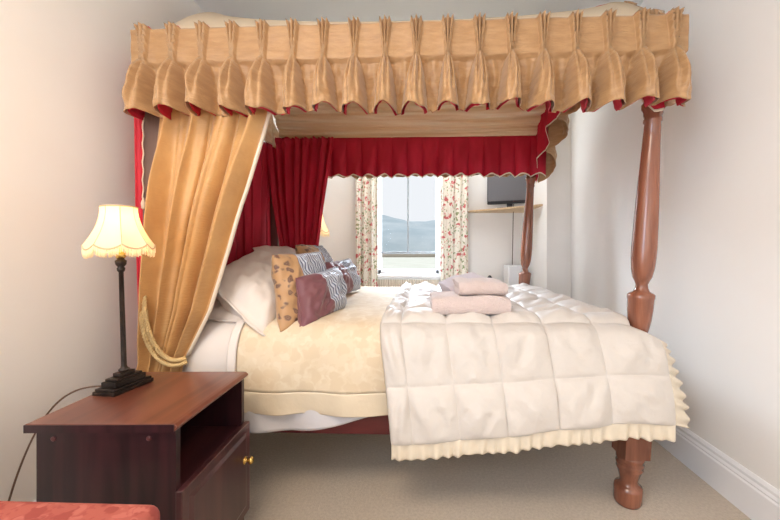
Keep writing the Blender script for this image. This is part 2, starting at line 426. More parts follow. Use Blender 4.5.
make('canopy_cover', MB().grid(roof(.018, 0), 40, 40), 'rooftop', bed, True, solid=.004)
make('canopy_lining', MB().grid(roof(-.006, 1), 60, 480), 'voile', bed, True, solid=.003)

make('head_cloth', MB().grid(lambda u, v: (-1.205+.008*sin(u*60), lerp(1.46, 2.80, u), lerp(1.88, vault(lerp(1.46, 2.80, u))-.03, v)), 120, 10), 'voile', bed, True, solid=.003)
tag(make('mattress', MB().box(-1.20, .79, 1.45, 2.83, .405, .70), 'mattress', None, False, .03), 'mattress under the bedding on the four-poster bed', 'mattress')

# pinch-pleated valances
def valance_fn(P, n, npl, L, seed, amp=1.0):
    rnd = random.Random(seed)
    R = [(rnd.uniform(-.10, .12), rnd.uniform(.85, 1.15), rnd.uniform(-.012, .014), rnd.uniform(.85, 1.15)) for _ in range(npl+1)]
    hp = .41
    def fn(u, h):
        k = min(npl-1, int(u*npl)); t = u*npl-k-.5
        sk, am, dz, wd = R[k]
        # blend the hem offsets between neighbours
        kn = min(npl-1, max(0, k+(1 if t > 0 else -1))); bl = abs(t)
        dzz = lerp(dz, R[kn][2], bl)
        if h < hp:
            q = h/hp; wdt = lerp(.155, .034, q**.7); d = 0
            for j in (-1, 0, 1):
                e = (t-j*wdt)/(.034*lerp(1.0, .75, q))
                d = max(d, math.exp(-e*e*1.6))
            d *= lerp(.034, .026, q)
            d += .004*nz(u*npl*1.7+seed, h*6, 1)*min(1, abs(t)*5) - .006*q*min(1, abs(t)*3)
            zt = .014*math.exp(-((abs(t)-.06)/.09)**2)*(1-q)
            z = -h*L+zt
        else:
            q = (h-hp)/(1-hp); tt = t+sk*q*.6
            W = lerp(.085, .40, q**.5)*wd
            A = .028+.058*sin(min(1, q*1.15)*PI*.62)*am
            e = tt/W; dome = max(0, 1-abs(e)**2.1)**.55 if abs(e) < 1 else 0
            fold = 1+.34*cos(e*3.2*PI)*(1-q)**1.2*(1 if abs(e) < 1 else 0)+.10*nz(tt*9+k*3, q*3, seed)
            d = A*dome*fold
            back = -.022-.014*sin(q*PI)+.012*nz(u*npl*4, h*5, seed)
            d = back*(1-dome)+d
            d *= amp
            d += .012*q*q*nz(u*npl*3, 2, seed)+.009*q*nz(u*npl*6, h*9, seed+4)
            z = -h*L-q*dzz*.8-q*q*(.006*dome)+q*q*.006*sin(tt*9+k)
        x, y, zt0 = P(u)
        return (x+n[0]*d, y+n[1]*d, zt0+z)
    return fn
def valance(name, P, n, npl, L, seed, label, inner, amp=1.0, flip=False):
    e = empty(name, P(.5), label, 'valance', 'pleated valances round the canopy')
    F = valance_fn(P, n, npl, L, seed, amp)
    make('pleated_fabric', MB().grid(F, npl*44, 46), 'gold', e, True, solid=.002)
    # red lining inside with its own pleats
    rnd = random.Random(seed+1)
    def G(u, h):
        x, y, z = P(u)
        if inner == 'follow':
            hh = ss((h-.5)/.5); dm = 9
            for du in (-.09, -.045, 0, .045, .09):
                a, b, c = F(cl(u+du/npl), h); dm = min(dm, (a-x)*n[0]+(b-y)*n[1])
            a, b, c = F(u, h)
            q = .014*hh*max(0, nz(u*npl*1.3, 3, seed)-.1)
            dm -= .007
            return (x+n[0]*dm, y+n[1]*dm, c+.004-q)
        t = (u*npl) % 1; fold = abs(sin(PI*(u*npl)))**.45
        d = (-.078 if inner == 'pleat' else -.06)+(.004+(.044 if inner == 'pleat' else .01)*ss(h))*(fold-.5)*-1 + .012*nz(u*npl*2.3, h*3, seed)*h + .010*h*h
        if inner == 'zig': d += .055*h*(abs(((u*7+.2) % 1)*2-1)-.5)
        ruf = .010*cos(u*npl*2*PI)+.008*nz(u*npl*3.1, 7)
        return (x+n[0]*d, y+n[1]*d, z-h*(L+(.025 if inner == 'pleat' else -.002))-ruf*h)
    make('lining', MB().grid(G, npl*(24 if inner == 'pleat' else 34), 24), 'red', e, True, solid=.0015)
    if inner != 'follow':
        def Hm(u, v):
            x, y, z = G(u, 1); return (x-n[0]*.003, y-n[1]*.003, z-.010*v+.003)
        make('hem_trim', MB().grid(Hm, npl*24, 1), 'creamlin', e, True, solid=.002)
    return e
valance('bed_valance', lambda u: (lerp(-1.20, 1.01, u), lerp(1.345, 1.335, u), lerp(1.945, 1.95, u)), (0, -1), 18, .345, 11,
        'long gold pinch-pleated valance along the near side of the canopy', 'follow')
def farP(u): return (lerp(-1.27, .98, u), 2.845, 1.975)
valance('bed_valance', farP, (0, 1), 18, .285, 23, 'far side canopy valance showing its pleated crimson lining above the window', 'pleat')
def footP(u):
    y = lerp(1.375, 2.84, u); return (lerp(.985, .955, u), y, vault(y)+.01)
valance('bed_valance', footP, (1, 0), 7, .345, 31, 'arched gold valance with crimson lining across the foot end of the canopy', 'zig', 1.0)

# ------------------------------------------------------------ hangings
def curtain(fx, zt, zb, nf, y0, amp, seed, nu=200, nv=90, axis='x', n=1, head=0):
    """fx(h)->(left,right,ampfactor) along the run; folds stand off in the other axis"""
    def fn(u, v):
        z = lerp(zt, zb, v); a, b, k = fx(z)
        ph = u*nf*2*PI+1.1*nz(u*3+seed, z*.7)
        d = amp*k*(sin(ph)+.35*sin(ph*2.3+seed)+.5*nz(u*nf*1.2, z*1.5, seed))
        s = lerp(a, b, u+.012*sin(ph*2)*(1 if 0 < u < 1 else 0))
        if head:
            e = math.exp(-((z-(zt-.06))/.016)**2); d *= 1-.6*e; d += .010*sin(u*nf*11)*math.exp(-((z-(zt-.02))/.04)**2)
            z += .007*sin(u*nf*13)*math.exp(-((z-zt)/.03)**2)
        return (s, y0-n*d, z) if axis == 'x' else (y0+n*d, s, z)
    return MB().grid(fn, nu, nv)
XLg = [(0, -1.21), (.45, -1.185), (.6, -1.150), (.9, -1.145), (1.2, -1.120), (1.65, -1.104), (1.93, -1.104)]
XRg = [(0, -.93), (.3, -.955), (.55, -.985), (.6, -.975), (.8, -.875), (1.04, -.80), (1.3, -.725), (1.65, -.645), (1.93, -.62)]
AMg = [(0, .9), (.5, .75), (.58, .5), (.7, .75), (1.2, .95), (1.93, 1)]
gc = empty('bed_curtain', (-1.1, 1.33, 0), 'gold silk bed curtain tied back at the near head post', 'curtain')
fxg = lambda z: (interp(XLg, z), interp(XRg, z), interp(AMg, z))
def gy_(z): return 1.336+.048*ss((z-1.15)/.5)
mb = curtain(fxg, 1.90, .02, 3.8, 0, .034, 3.3, 260, 120)
mb.v = [(x, gy_(z)+min(.032, y)*lerp(1, .36, ss((z-1.3)/.35)), z) for x, y, z in mb.v]
make('curtain_fabric', mb, 'goldc', gc, True, solid=.003)
def edge(u, v):
    z = lerp(1.92, .62, v); x = interp(XRg, z); return (x+u*.010, gy_(z)+.004+u*.012, z)
make('lining_edge', MB().grid(edge, 2, 50), 'creamlin', gc, True, solid=.002)
# tie-back rope, with hook end
rope = MB()
def helix(path, r, R, turns):
    for ph in (0, 2*PI/3, 4*PI/3):
        pts = []
        n = len(path)
        for k in range(n):
            p = Vector(path[k]); t = (Vector(path[min(k+1, n-1)])-Vector(path[max(k-1, 0)])).normalized()
            a = t.cross(Vector((0, 1, .1))).normalized(); c = t.cross(a)
            an = ph+turns*2*PI*k/n; pts.append(p+R*(cos(an)*a+sin(an)*c))
        rope.tube(pts, r*.88, 6)
def bez(ps, n):
    out = []
    for k in range(n+1):
        t = k/n; q = [Vector(p) for p in ps]
        while len(q) > 1: q = [q[i].lerp(q[i+1], t) for i in range(len(q)-1)]
        out.append(tuple(q[0]))
    return out
helix(bez([(-1.165, 1.39, .99), (-1.13, 1.30, .86), (-1.13, 1.29, .74), (-1.08, 1.285, .60), (-.99, 1.285, .575), (-.955, 1.33, .60)], 90), .0052, .005, 16)
helix(bez([(-1.155, 1.39, .99), (-1.115, 1.295, .86), (-1.10, 1.28, .76), (-1.05, 1.28, .63), (-.99, 1.28, .60), (-.96, 1.33, .615)], 90), .0052, .005, 16)
rope.tube(bez([(-1.175, 1.40, 1.0), (-1.19, 1.37, 1.005), (-1.15, 1.36, 1.0), (-1.13, 1.385, .99)], 12), .006, 8)
tag(make('tieback_rope', rope, 'rope'), 'twisted cream tie-back rope looped round the gold bed curtain', 'rope')

# red hangings at the head
fx = lambda z: (interp([(.3, -1.185), (.75, -1.195), (1.2, -1.225), (1.9, -1.235)], z), interp([(.3, -1.15), (1.9, -1.19)], z), 1)
mb = curtain(lambda z: (1.50, 2.80, 1), 1.92, .35, 11, -1.29, .016, 8, 240, 30, 'y')
tag(make('head_curtain', mb, 'red', None, True, solid=.003), 'crimson gathered hanging against the wall behind the pillows', 'curtain')
mb = curtain(lambda z: (interp([(.1, -1.21), (.62, -1.215), (1.1, -1.235), (1.9, -1.25)], z), interp([(.1, -1.17), (1.2, -1.195), (1.9, -1.20)], z), 1), 1.90, .05, 1.3, 1.415, .006, 5, 40, 60)
tag(make('red_curtain_edge', mb, 'redl', None, True, solid=.003), 'narrow strip of bright red hanging between near head post and cream wall', 'curtain')
XLr = [(.6, -1.155), (1.04, -1.175), (1.5, -1.25), (1.94, -1.30)]
XRr = [(.6, -.90), (1.04, -.865), (1.4, -.82), (1.94, -.735)]
mb = curtain(lambda z: (interp(XLr, z), interp(XRr, z), interp([(.6, .6), (1.94, 1)], z)), 1.965, .42, 7.5, 2.725, .020, 12, 260, 90, head=1)
tag(make('bed_curtain', mb, 'red', None, True, solid=.003), 'crimson gathered bed curtain with ruffled heading hanging at the far head post', 'curtain')
# pull cord
pc = empty('pull_cord', (-1.187, 1.388, 1.24), 'thin cream pull cord with bead hanging down the brown head post', 'cord')
make('cord', MB().tube([(-1.187+.0025*sin(i*1.3), 1.392, 1.70-i*.0155) for i in range(29)], .0028, 6), 'cordw', pc)
make('bead', MB().lathe([(1.22, .002), (1.225, .007), (1.245, .0085), (1.262, .004), (1.27, .002)], 12, (-1.185, 1.391)), 'cordw', pc)

# ------------------------------------------------------------ bedding
ARC = [(1.378, .385), (1.372, .48), (1.376, .58), (1.388, .65), (1.415, .698), (1.46, .722), (1.60, .735), (2.1, .742), (2.7, .735), (2.82, .722), (2.90, .69), (2.925, .62), (2.93, .50), (2.93, .40)]
def arc_tab(pts):
    L = [0]
    for a, b in zip(pts, pts[1:]): L.append(L[-1]+math.hypot(b[0]-a[0], b[1]-a[1]))
    def f(s, tot=L[-1]):
        s = cl(s, 0, tot)
        for i in range(len(pts)-1):
            if s <= L[i+1]+1e-9:
                # catmull-rom
                t = (s-L[i])/(L[i+1]-L[i]); p0 = pts[max(i-1, 0)]; p1 = pts[i]; p2 = pts[i+1]; p3 = pts[min(i+2, len(pts)-1)]
                return tuple(.5*((2*p1[k])+(-p0[k]+p2[k])*t+(2*p0[k]-5*p1[k]+4*p2[k]-p3[k])*t*t+(-p0[k]+3*p1[k]-3*p2[k]+p3[k])*t**3) for k in (0, 1))
        return pts[-1]
    return f, L
arcf, arcL = arc_tab(ARC)
AT = arcL[-1]
def cover(x0, x1, off, hem, wr, seed, s0=0., s1=AT):
    def fn(u, v):
        s = lerp(s0, s1, v); y, z = arcf(s); y2, z2 = arcf(s+.01)
        dy, dz = y2-y, z2-z; l = math.hypot(dy, dz) or 1; ny, nz_ = -dz/l, dy/l
        x = lerp(x0, x1, u)
        side = cl((.25-s)/.25)
        d = off+wr*(nz(x*5+seed, s*5)+.5*nz(x*13, s*9, seed))+side*.010*sin(x*22+2*nz(x*3, s*4)+seed)
        z += nz_*d + hem(x)*cl((.2-s)/.2)
        return (x+.006*nz(x*7, s*6, seed)*(1 if 0 < u < 1 else 0), y+ny*d, z)
    return fn
hem_u = lambda x: interp([(-1.10, -.085), (-.75, -.085), (-.5, -.078), (-.33, -.045), (-.2, -.012), (0, .02)], x)
us = MB().grid(cover(-1.10, .02, .004, hem_u, .002, 4, 0, .25), 70, 20)
tag(make('valance_sheet', us, 'undersheet', None, True, solid=.003), 'white sheet edge hanging below the cream bedspread over the bed rail', 'sheet')
sh = MB().grid(cover(-1.10, -.70, .012, lambda x: .01, .004, 9), 50, 150)
tag(make('bed_sheet', sh, 'sheet', None, True, solid=.003), 'white sheet over the mattress at the pillow end of the bed', 'sheet')
sp = empty('bedspread', (-.35, 2.1, .38), 'cream and gold damask bedspread covering the middle of the bed', 'bedspread')
make('damask_panel', MB().grid(cover(-.765, .62, .022, lambda x: 0, .005, 2, .09), 160, 150), 'damask', sp, True, solid=.004)
make('hem_band', MB().grid(cover(-.765, .62, .022, lambda x: .0, .005, 2, 0, .0905), 160, 16), 'spreadband', sp, True, solid=.004)
make('turned_edge', MB().grid(cover(-.80, -.765, .030, lambda x: .0, .003, 2, .06, AT-.06), 4, 120), 'sheet', sp, True, solid=.008)

# quilt
quilt = empty('quilt', (.4, 2.0, .25), 'cream satin quilt with stitched squares and ruffled edge across the foot of the bed', 'quilt')
QA = [(1.275, .305), (1.285, .38), (1.305, .47), (1.33, .56), (1.352, .64), (1.378, .70), (1.43, .742), (1.52, .755), (1.80, .757), (2.4, .757), (2.72, .755), (2.84, .735), (2.925, .68), (2.955, .58), (2.96, .45), (2.965, .32)]
qf, qL = arc_tab(QA); QT = qL[-1]
crease = qL[6]
rows = [0, .205, crease-.01] 
while rows[-1] < QT-.1: rows.append(rows[-1]+.15)
rows[-1] = QT
cols = [0, .085, .27, .46, .66, .86, 1.10]       # metres along the bed, top line
CT = cols[-1]
def cell(tab, s):
    for i in range(len(tab)-1):
        if s <= tab[i+1]+1e-9:
            return i, (s-tab[i])/(tab[i+1]-tab[i])
    return len(tab)-2, 1
def quilt_pt(a, s, puff=True):
    y, z = qf(s); y2, z2 = qf(s+.01)
    if s > QT-.012: y0_, z0_ = qf(s-.01); y2, z2 = y+(y-y0_), z+(z-z0_)
    dy, dz = y2-y, z2-z; l = math.hypot(dy, dz) or 1; ny, nzz = -dz/l, dy/l
    drop = cl((crease-s)/crease)            # 0 at crease, 1 at hem
    fr = a/CT
    xtop = -.185+a*1.005+.01*fr
    x = xtop+drop*(.06-.075*fr)+.010*nz(s*4, 3)
    # hem rises towards the foot
    z += drop**.8*lerp(.012, .105, ss(fr*1.05))
    z += .012*drop*nz(a*5, 2.2)
    # sits lower beside the foot post and towards the foot end
    if s > crease-.15:
        e = cl((a-(CT-.22))/.22); top = cl((s-(crease-.15))/.15)*cl((QT-crease*.8-s)/.1)
        z -= .045*e*e*top
    # notch round the posts
    for py, px in ((1.447, .893), (2.85, .823)):
        k = math.exp(-((y-py)/.055)**4)*(1 if z > .66 else 0)
        if z > .64: x -= k*max(0, x-(px-.055))
    if puff:
        i, ta = cell(cols, a); j, tb = cell(rows, s)
        p = (max(0, sin(PI*ta))*max(0, sin(PI*tb)))**.36
        am = .034 if s > crease-.02 else .026
        d = am*p*(1+.35*nz(i*3.3, j*2.1, 5))-.004
        d += .009*nz(a*11, s*9, 1)*p+.005*(1-abs(2*nz(a*17, s*15, 3)))*p+.007*sin((ta*(1 if (i+j)%2 else -1)+tb*.5)*11+i*2+j)*p*(1-abs(2*tb-1))
        y += ny*d; z += nzz*d
    return (x, y, z)
make('quilted_cover', MB().grid(lambda u, v: quilt_pt(u*CT, v*QT), 230, 420), 'quilt', quilt, True, solid=.006)
def ruffle(edgef, outf, n, W, seed, nu, amp=.008):
    def fn(u, v):
        p = Vector(edgef(u)); o = Vector(outf(u)); q = Vector(edgef(min(1, u+.004)))-Vector(edgef(max(0, u-.004)))
        nn = q.cross(o); nn.normalize()
        a = amp*(.25+v)*(sin(u*n*2*PI+3.2*nz(u*n*.35, seed))*(.8+.5*nz(u*n*.5, 9))+.5*nz(u*n*1.7, v, seed))
        return tuple(p+o*W*v*(1+.10*nz(u*n*.8, 5, seed))+nn*a)
    return MB().grid(fn, nu, 8)
make('hem_ruffle', ruffle(lambda u: quilt_pt(u*CT, .004, False), lambda u: (0, -.02, -1), 24, .060, 3, 520, .0065), 'ruffle', quilt, True, solid=.003)
make('side_ruffle', ruffle(lambda u: quilt_pt(CT, u*crease*.97, False), lambda u: (.55+.6*(1-u), .5, -.40), 9, .065, 8, 220, .0075), 'ruffle', quilt, True, solid=.003)
def fdrop(u, v):
    y = lerp(1.53, 2.78, u); x, _, z = quilt_pt(CT, crease+(y-1.43), False)
    r = ss(v*1.4); return (x-.01+.05*sin(min(1, v*1.6)*PI/2)+.008*sin(u*40)*v, y, z-.012-.20*v*v**.3)
make('foot_drop', MB().grid(fdrop, 90, 16), 'quilt', quilt, True, solid=.006)
make('foot_ruffle', ruffle(lambda u: fdrop(u, 1), lambda u: (.15, 0, -1), 30, .06, 6, 400), 'ruffle', quilt, True, solid=.003)

# pillows and cushions:  corner A, neighbour B (along x), neighbour C (along y)
def pillow(name, A, B, C, th, m, label, cat, seed, flange=0, group=None, piping=None, pinch=.06):
    A, B, C = Vector(A), Vector(B), Vector(C)
    ex = (B-A); ey = (C-A); w_, h_ = ex.length, ey.length
    X = ex.normalized(); Z = X.cross(ey).normalized(); Y = Z.cross(X)
    mx = Matrix((X, Y, Z)).transposed().to_4x4(); ctr = (B+C)/2
    mx.translation = ctr
    def side(sg):
        def fn(u, v):
            a = 2*u-1; b = 2*v-1
            k = pinch
            x = a*(1-k*(1-b*b)*abs(a)**2)*w_/2; y = b*(1-k*(1-a*a)*abs(b)**2)*h_/2
            fa, fb = (abs(a)/(1-flange)) if flange else abs(a), (abs(b)/(1-flange)) if flange else abs(b)
            p = (max(0, 1-min(1, fa)**2.6)*max(0, 1-min(1, fb)**2.6))**.5
            rc = .10 if flange else .05
            x, y = x*(1-rc*abs(b)**6), y*(1-rc*abs(a)**6)
            eyn = ey.normalized(); x, y = x+y*eyn.dot(X), y*eyn.dot(Y)
            z = sg*th/2*p*(1+.22*nz(a*1.6+seed, b*1.6, sg))
            z += .010*nz(a*3+seed, b*3, 4)*1.3+sg*.010*nz(a*6, b*6, seed)*p
            z += sg*(.002 if not flange else .003)
            return (x, y, z)
        return fn
    mb = MB().grid(side(1), 56, 44); k0 = len(mb.v); nf = len(mb.f)
    mb.grid(side(-1), 56, 44)
    mb.f[nf:] = [q[::-1] for q in mb.f[nf:]]
    W1, H1 = 57, 45
    rim = [i for i in range(W1)]+[j*W1+W1-1 for j in range(1, H1)]+[(H1-1)*W1+i for i in range(W1-2, -1, -1)]+[j*W1 for j in range(H1-2, 0, -1)]
    for a, b in zip(rim, rim[1:]+rim[:1]): mb.f.append((b, a, k0+a, k0+b))
    me = bpy.data.meshes.new(name); me.from_pydata(mb.v, [], mb.f); me.update(); me.materials.append(M[m])
    for p in me.polygons: p.use_smooth = True
    o = bpy.data.objects.new(name, me); COL.objects.link(o); o.matrix_world = mx
    tag(o, label, cat, group)
    if piping:
        pts = [Vector(mb.v[i])*1.0 for i in rim]; pts.append(pts[0])
        pm = MB().tube([tuple(p) for p in pts], .0035, 6)
        pe = bpy.data.meshes.new('piping'); pe.from_pydata(pm.v, [], pm.f); pe.materials.append(M[piping])
        for p in pe.polygons: p.use_smooth = True
        po = bpy.data.objects.new('piping', pe); COL.objects.link(po); po.parent = o
    return o
pillow('pillow', (-1.10, 1.45, .76), (-1.12, 2.02, .79), (-.72, 1.40, .735), .13, 'pillow', 'flat white pillow lowest at the near side, half behind the gold curtain', 'pillow', 3, .06, 'white pillows at the head of the bed')
pillow('pillow', (-.64, 1.345, .675), (-.66, 1.95, .80), (-1.0, 1.46, .93), .24, 'pillow', 'plump white flanged pillow leaning at the near head corner', 'pillow', 1, .09, 'white pillows at the head of the bed')
pillow('pillow', (-.85, 2.12, .80), (-.85, 2.74, .80), (-1.12, 2.12, 1.08), .17, 'pillow', 'white pillow at the far side, mostly hidden behind the cushions', 'pillow', 6, .06, 'white pillows at the head of the bed')
pillow('gold_cushion', (-.60, 1.38, .70), (-.47, 1.69, .715), (-.69, 1.50, 1.035), .12, 'cushgold', 'gold paisley cushion with gathered stripes leaning on the near white pillow', 'cushion', 2, group='gold paisley cushions on the bed', pinch=.08)
pillow('gold_cushion', (-.70, 2.12, .84), (-.66, 2.56, .84), (-.84, 2.16, 1.09), .12, 'cushgold', 'gold paisley cushion with stripes at the far side of the bed', 'cushion', 5, group='gold paisley cushions on the bed', pinch=.08)
pillow('burgundy_cushion', (-.515, 1.39, .70), (-.405, 1.74, .735), (-.585, 1.50, .93), .14, 'cushred', 'burgundy cushion with blue-grey stripes at the near front of the cushions', 'cushion', 4, group='burgundy cushions on the bed', piping='cushred', pinch=.09)
pillow('burgundy_cushion', (-.52, 1.98, .76), (-.45, 2.38, .78), (-.62, 2.06, .975), .11, 'cushred', 'smaller burgundy striped cushion farthest right at the far side', 'cushion', 8, group='burgundy cushions on the bed', piping='cushred', pinch=.09)

# towels
def towel(loc, w_, d_, h_, rz, m, label, tilt=0, seed=1, roll=0):
    r = h_/4
    path = []
    # folded strip, fold toward -y : three layers
    for k in range(13): path.append((lerp(d_/2, -d_/2+r, k/12), r*.98))
    for k in range(1, 9):
        a = PI*k/8; path.append((-d_/2+r-r*1.0*sin(a), 2*r-r*cos(a)))
    for k in range(1, 13): path.append((lerp(-d_/2+r, d_/2, k/12), 3*r))
    n = len(path)
    def fn(u, v):
        y, z = path[round(v*(n-1))]
        x = (u-.5)*w_
        e = abs(2*u-1)**6
        return (x+.004*nz(y*20, z*20, seed), y+.010*nz(u*4, z*30, seed)+e*.004, z*(1-.10*e)+.010*nz(u*3.5, y*8, seed)*(1 if z > 2*r else .2))
    mb = MB().grid(fn, 40, n-1)
    mb.rot(Matrix.Translation(loc) @ Matrix.Rotation(rz, 4, 'Z') @ Matrix.Rotation(math.radians(roll), 4, 'Y') @ Matrix.Rotation(tilt, 4, 'X'))
    o = make('folded_towel', mb, m, None, True, solid=r*1.92)
    b = o.modifiers.new('bev', 'BEVEL'); b.width = r*.6; b.segments = 3; b.limit_method = 'ANGLE'; b.angle_limit = .9
    return tag(o, label, 'towel', 'folded towels on the quilt')
towel((.195, 1.565, .768), .33, .21, .084, math.radians(2), 'towel1', 'largest folded pink towel at the bottom of the stack')
towel((.245, 1.57, .853), .205, .18, .062, math.radians(3), 'towel1', 'small folded pink towel on top of the largest one', seed=4)
towel((.215, 1.80, .782), .19, .17, .125, math.radians(16), 'towel2', 'lilac-white folded towel leaning behind the pink towels', tilt=math.radians(5), seed=9, roll=-13)

# ------------------------------------------------------------ nightstand
NX, NY = -1.02, .832
W_, D_, H_ = .383, .382, .60
ns = empty('nightstand', (NX, NY, 0), 'dark mahogany nightstand with open shelf and door, in front of the gold curtain', 'nightstand')
# top with moulded right edge
mb = MB()
prof = [(0, .578), (W_-.010, .578), (W_-.002, .581), (W_+.004, .587), (W_+.004, .592), (W_-.004, .5985), (W_-.014, .60), (0, .60)]
for y in (0, D_):
    for x, z in prof: mb.v.append((NX+x, NY+y, z))
k = len(prof); mb.f = [(i, (i+1) % k, k+(i+1) % k, k+i) for i in range(k)]+[tuple(range(k))[::-1], tuple(range(k, 2*k))]
make('top', mb, 'standtop', ns, False, .0015)
cx0, cx1 = NX+.016, NX+W_-.008
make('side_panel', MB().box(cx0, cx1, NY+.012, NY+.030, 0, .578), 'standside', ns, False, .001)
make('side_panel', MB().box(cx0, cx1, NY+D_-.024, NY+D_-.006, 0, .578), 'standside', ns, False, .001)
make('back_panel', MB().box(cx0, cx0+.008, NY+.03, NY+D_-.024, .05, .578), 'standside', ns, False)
make('shelf', MB().box(cx0+.008, cx1-.006, NY+.03, NY+D_-.024, .395, .412), 'standshelf', ns, False, .001)
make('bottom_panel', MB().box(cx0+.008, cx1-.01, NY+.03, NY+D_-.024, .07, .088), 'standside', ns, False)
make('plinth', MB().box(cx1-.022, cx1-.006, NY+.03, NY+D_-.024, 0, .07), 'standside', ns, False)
# door with bevelled field
dy0, dy1, dz0, dz1 = NY+.008, NY+D_-.002, .098, .42
dx0, dx1 = cx1+.001, cx1+.019
door = make('door', MB().box(dx0, dx1, dy0, dy1, dz0, dz1), 'standdoor', ns, False, .003)
mb = MB(); yo = [dy0+.028, dy1-.028]; zo = [dz0+.028, dz1-.028]
a = [(dx1, yo[0], zo[0]), (dx1, yo[1], zo[0]), (dx1, yo[1], zo[1]), (dx1, yo[0], zo[1])]
b_ = [(dx1+.005, yo[0]+.012, zo[0]+.012), (dx1+.005, yo[1]-.012, zo[0]+.012), (dx1+.005, yo[1]-.012, zo[1]-.012), (dx1+.005, yo[0]+.012, zo[1]-.012)]
mb.v = a+b_; mb.f = [(4, 5, 6, 7)]+[(i, (i+1) % 4, 4+(i+1) % 4, 4+i) for i in range(4)]
make('door_field', mb, 'standdoor', door, False)
kn = MB().lathe([(0, .004), (0, .013), (.003, .0135), (.004, .006), (.014, .005), (.016, .009), (.019, .0125), (.024, .013), (.029, .009), (.031, .002)], 20)
kn.rot(Matrix.Translation((dx1+.004, NY+D_-.05, .303)) @ Matrix.Rotation(PI/2, 4, 'Y'))
make('knob', kn, 'brass', door)
for yy, px_ in ((0, .030), (0, .285)):
    sc = MB().lathe([(0, .0065), (.002, .0065), (.003, .004)], 14)
    sc.rot(Matrix.Translation((cx0+.045 if px_ < .1 else cx0+.29, NY+.012, .557)) @ Matrix.Rotation(PI/2, 4, 'X'))
    make('screw_cap', sc, 'screwcap', ns)
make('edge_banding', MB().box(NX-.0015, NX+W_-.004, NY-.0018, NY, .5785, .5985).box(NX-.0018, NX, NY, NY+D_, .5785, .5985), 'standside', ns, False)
ns.rotation_euler.z = math.radians(2.5)

# ------------------------------------------------------------ lamp
LX, LY, LZ = -.970, 1.066, .60
def lamp_builder(LX, LY, LZ, label, tip):
    lp = empty('table_lamp', (LX, LY, LZ), label, 'lamp')
    mb = MB()
    for (hx, hy, z0, z1) in ((.040, .066, 0, .012), (.036, .062, .012, .020), (.027, .050, .020, .036), (.022, .042, .036, .044), (.015, .024, .044, .056)):
        mb.box(LX-hx, LX+hx, LY-hy, LY+hy, LZ+z0, LZ+z1)
    base = make('base', mb, 'iron', lp, False, .002)
    base.rotation_euler.z = math.radians(-8)
    make('pole', MB().lathe([(LZ+z, r) for z, r in ((.056, .012), (.062, .015), (.068, .009), (.074, .0075), (.375, .0065), (.38, .010), (.388, .011), (.392, .008), (.40, .014), (.412, .0155), (.416, .010), (.425, .009))], 20, (LX, LY)), 'iron', lp)
    make('socket', MB().lathe([(LZ+z, r) for z, r in ((.42, .010), (.425, .014), (.44, .014), (.445, .009), (.47, .009))], 16, (LX, LY)), 'brass', lp)
    make('bulb', MB().lathe([(LZ+z, r) for z, r in ((.47, .009), (.485, .016), (.50, .018), (.52, .014), (.535, .004))], 16, (LX, LY)), 'bulb', lp)
    NP = 8
    def rad(h): return lerp(.047, .089, h**1.55)+.004*sin(h*PI)*-1
    def sh(u, v):
        a = u*2*PI; t = (u*NP) % 1; sc = sin(PI*t)
        r = rad(v)*(1-.045*sc*(1-.3*v)); bot = .462-.014*sc**.8
        z = lerp(.585, bot, v); return (LX+r*cos(a), LY+r*sin(a), LZ+z)
    make('lamp_shade', MB().grid(sh, 160, 24, cu=True), 'shade', lp, True, solid=.0015)
    tr = MB()
    for k in range(NP):
        tr.tube([tuple(Vector(sh(k/NP, j/12))) for j in range(13)], .0012, 5)
    for vv in (0, 1):
        pts = [sh(i/96, vv) for i in range(97)]; tr.tube(pts, .0026, 5)
    make('shade_trim', tr, 'shadetrim', lp)
    fr = MB(); rnd = random.Random(5)
    for i in range(150):
        x, y, z = sh(i/150, 1); l = .024+rnd.uniform(-.004, .004); jx = rnd.uniform(-.003, .003); jy = rnd.uniform(-.003, .003)
        fr.tube([(x, y, z), (x+jx*.5+(x-LX)*.01, y+jy*.5, z-l*.5), (x+jx, y+jy, z-l)], .0016, 4)
    o = make('fringe', fr, 'shade', lp)
    l = bpy.data.lights.new('bulb_light', 'POINT'); l.energy = 1.3; l.color = (1, .80, .55); l.shadow_soft_size = .03
    lo = bpy.data.objects.new('bulb_light', l); COL.objects.link(lo); lo.parent = lp; lo.location = (0, 0, .54)
    return lp
lp = lamp_builder(LX, LY, LZ, 'lit bedside lamp with fringed cream shade on the near nightstand', 0)
lp.rotation_euler.y = math.radians(-1.8)
fx_ = MB().tube(bez([(LX-.055, LY, .606), (LX-.10, LY-.005, .612), (LX-.13, LY-.015, .612), (-1.20, 1.06, .60), (-1.23, 1.05, .55), (-1.29, 1.04, .42), (-1.34, 1.02, .25), (-1.35, 1.0, .02)], 60), .0028, 6)
make('power_cord', fx_, 'cable', lp)

lp['group'] = 'bedside lamps'; ns['group'] = 'bedside nightstands'
lp2 = copy_tree(lp); lp2.location = (-1.06, 3.28, .60); lp2.scale = (1.4,)*3; lp2.rotation_euler = (0, 0, 0)
lp2['label'] = 'second lit lamp beyond the bed, half hidden by the crimson curtain'
for ch in list(lp2.children):
    if ch.name.startswith('power_cord'): bpy.data.objects.remove(ch)
ns2 = copy_tree(ns); ns2.location = (-1.28, 3.10, 0); ns2.rotation_euler.z = 0
ns2['label'] = 'second dark nightstand beyond the far side of the bed'

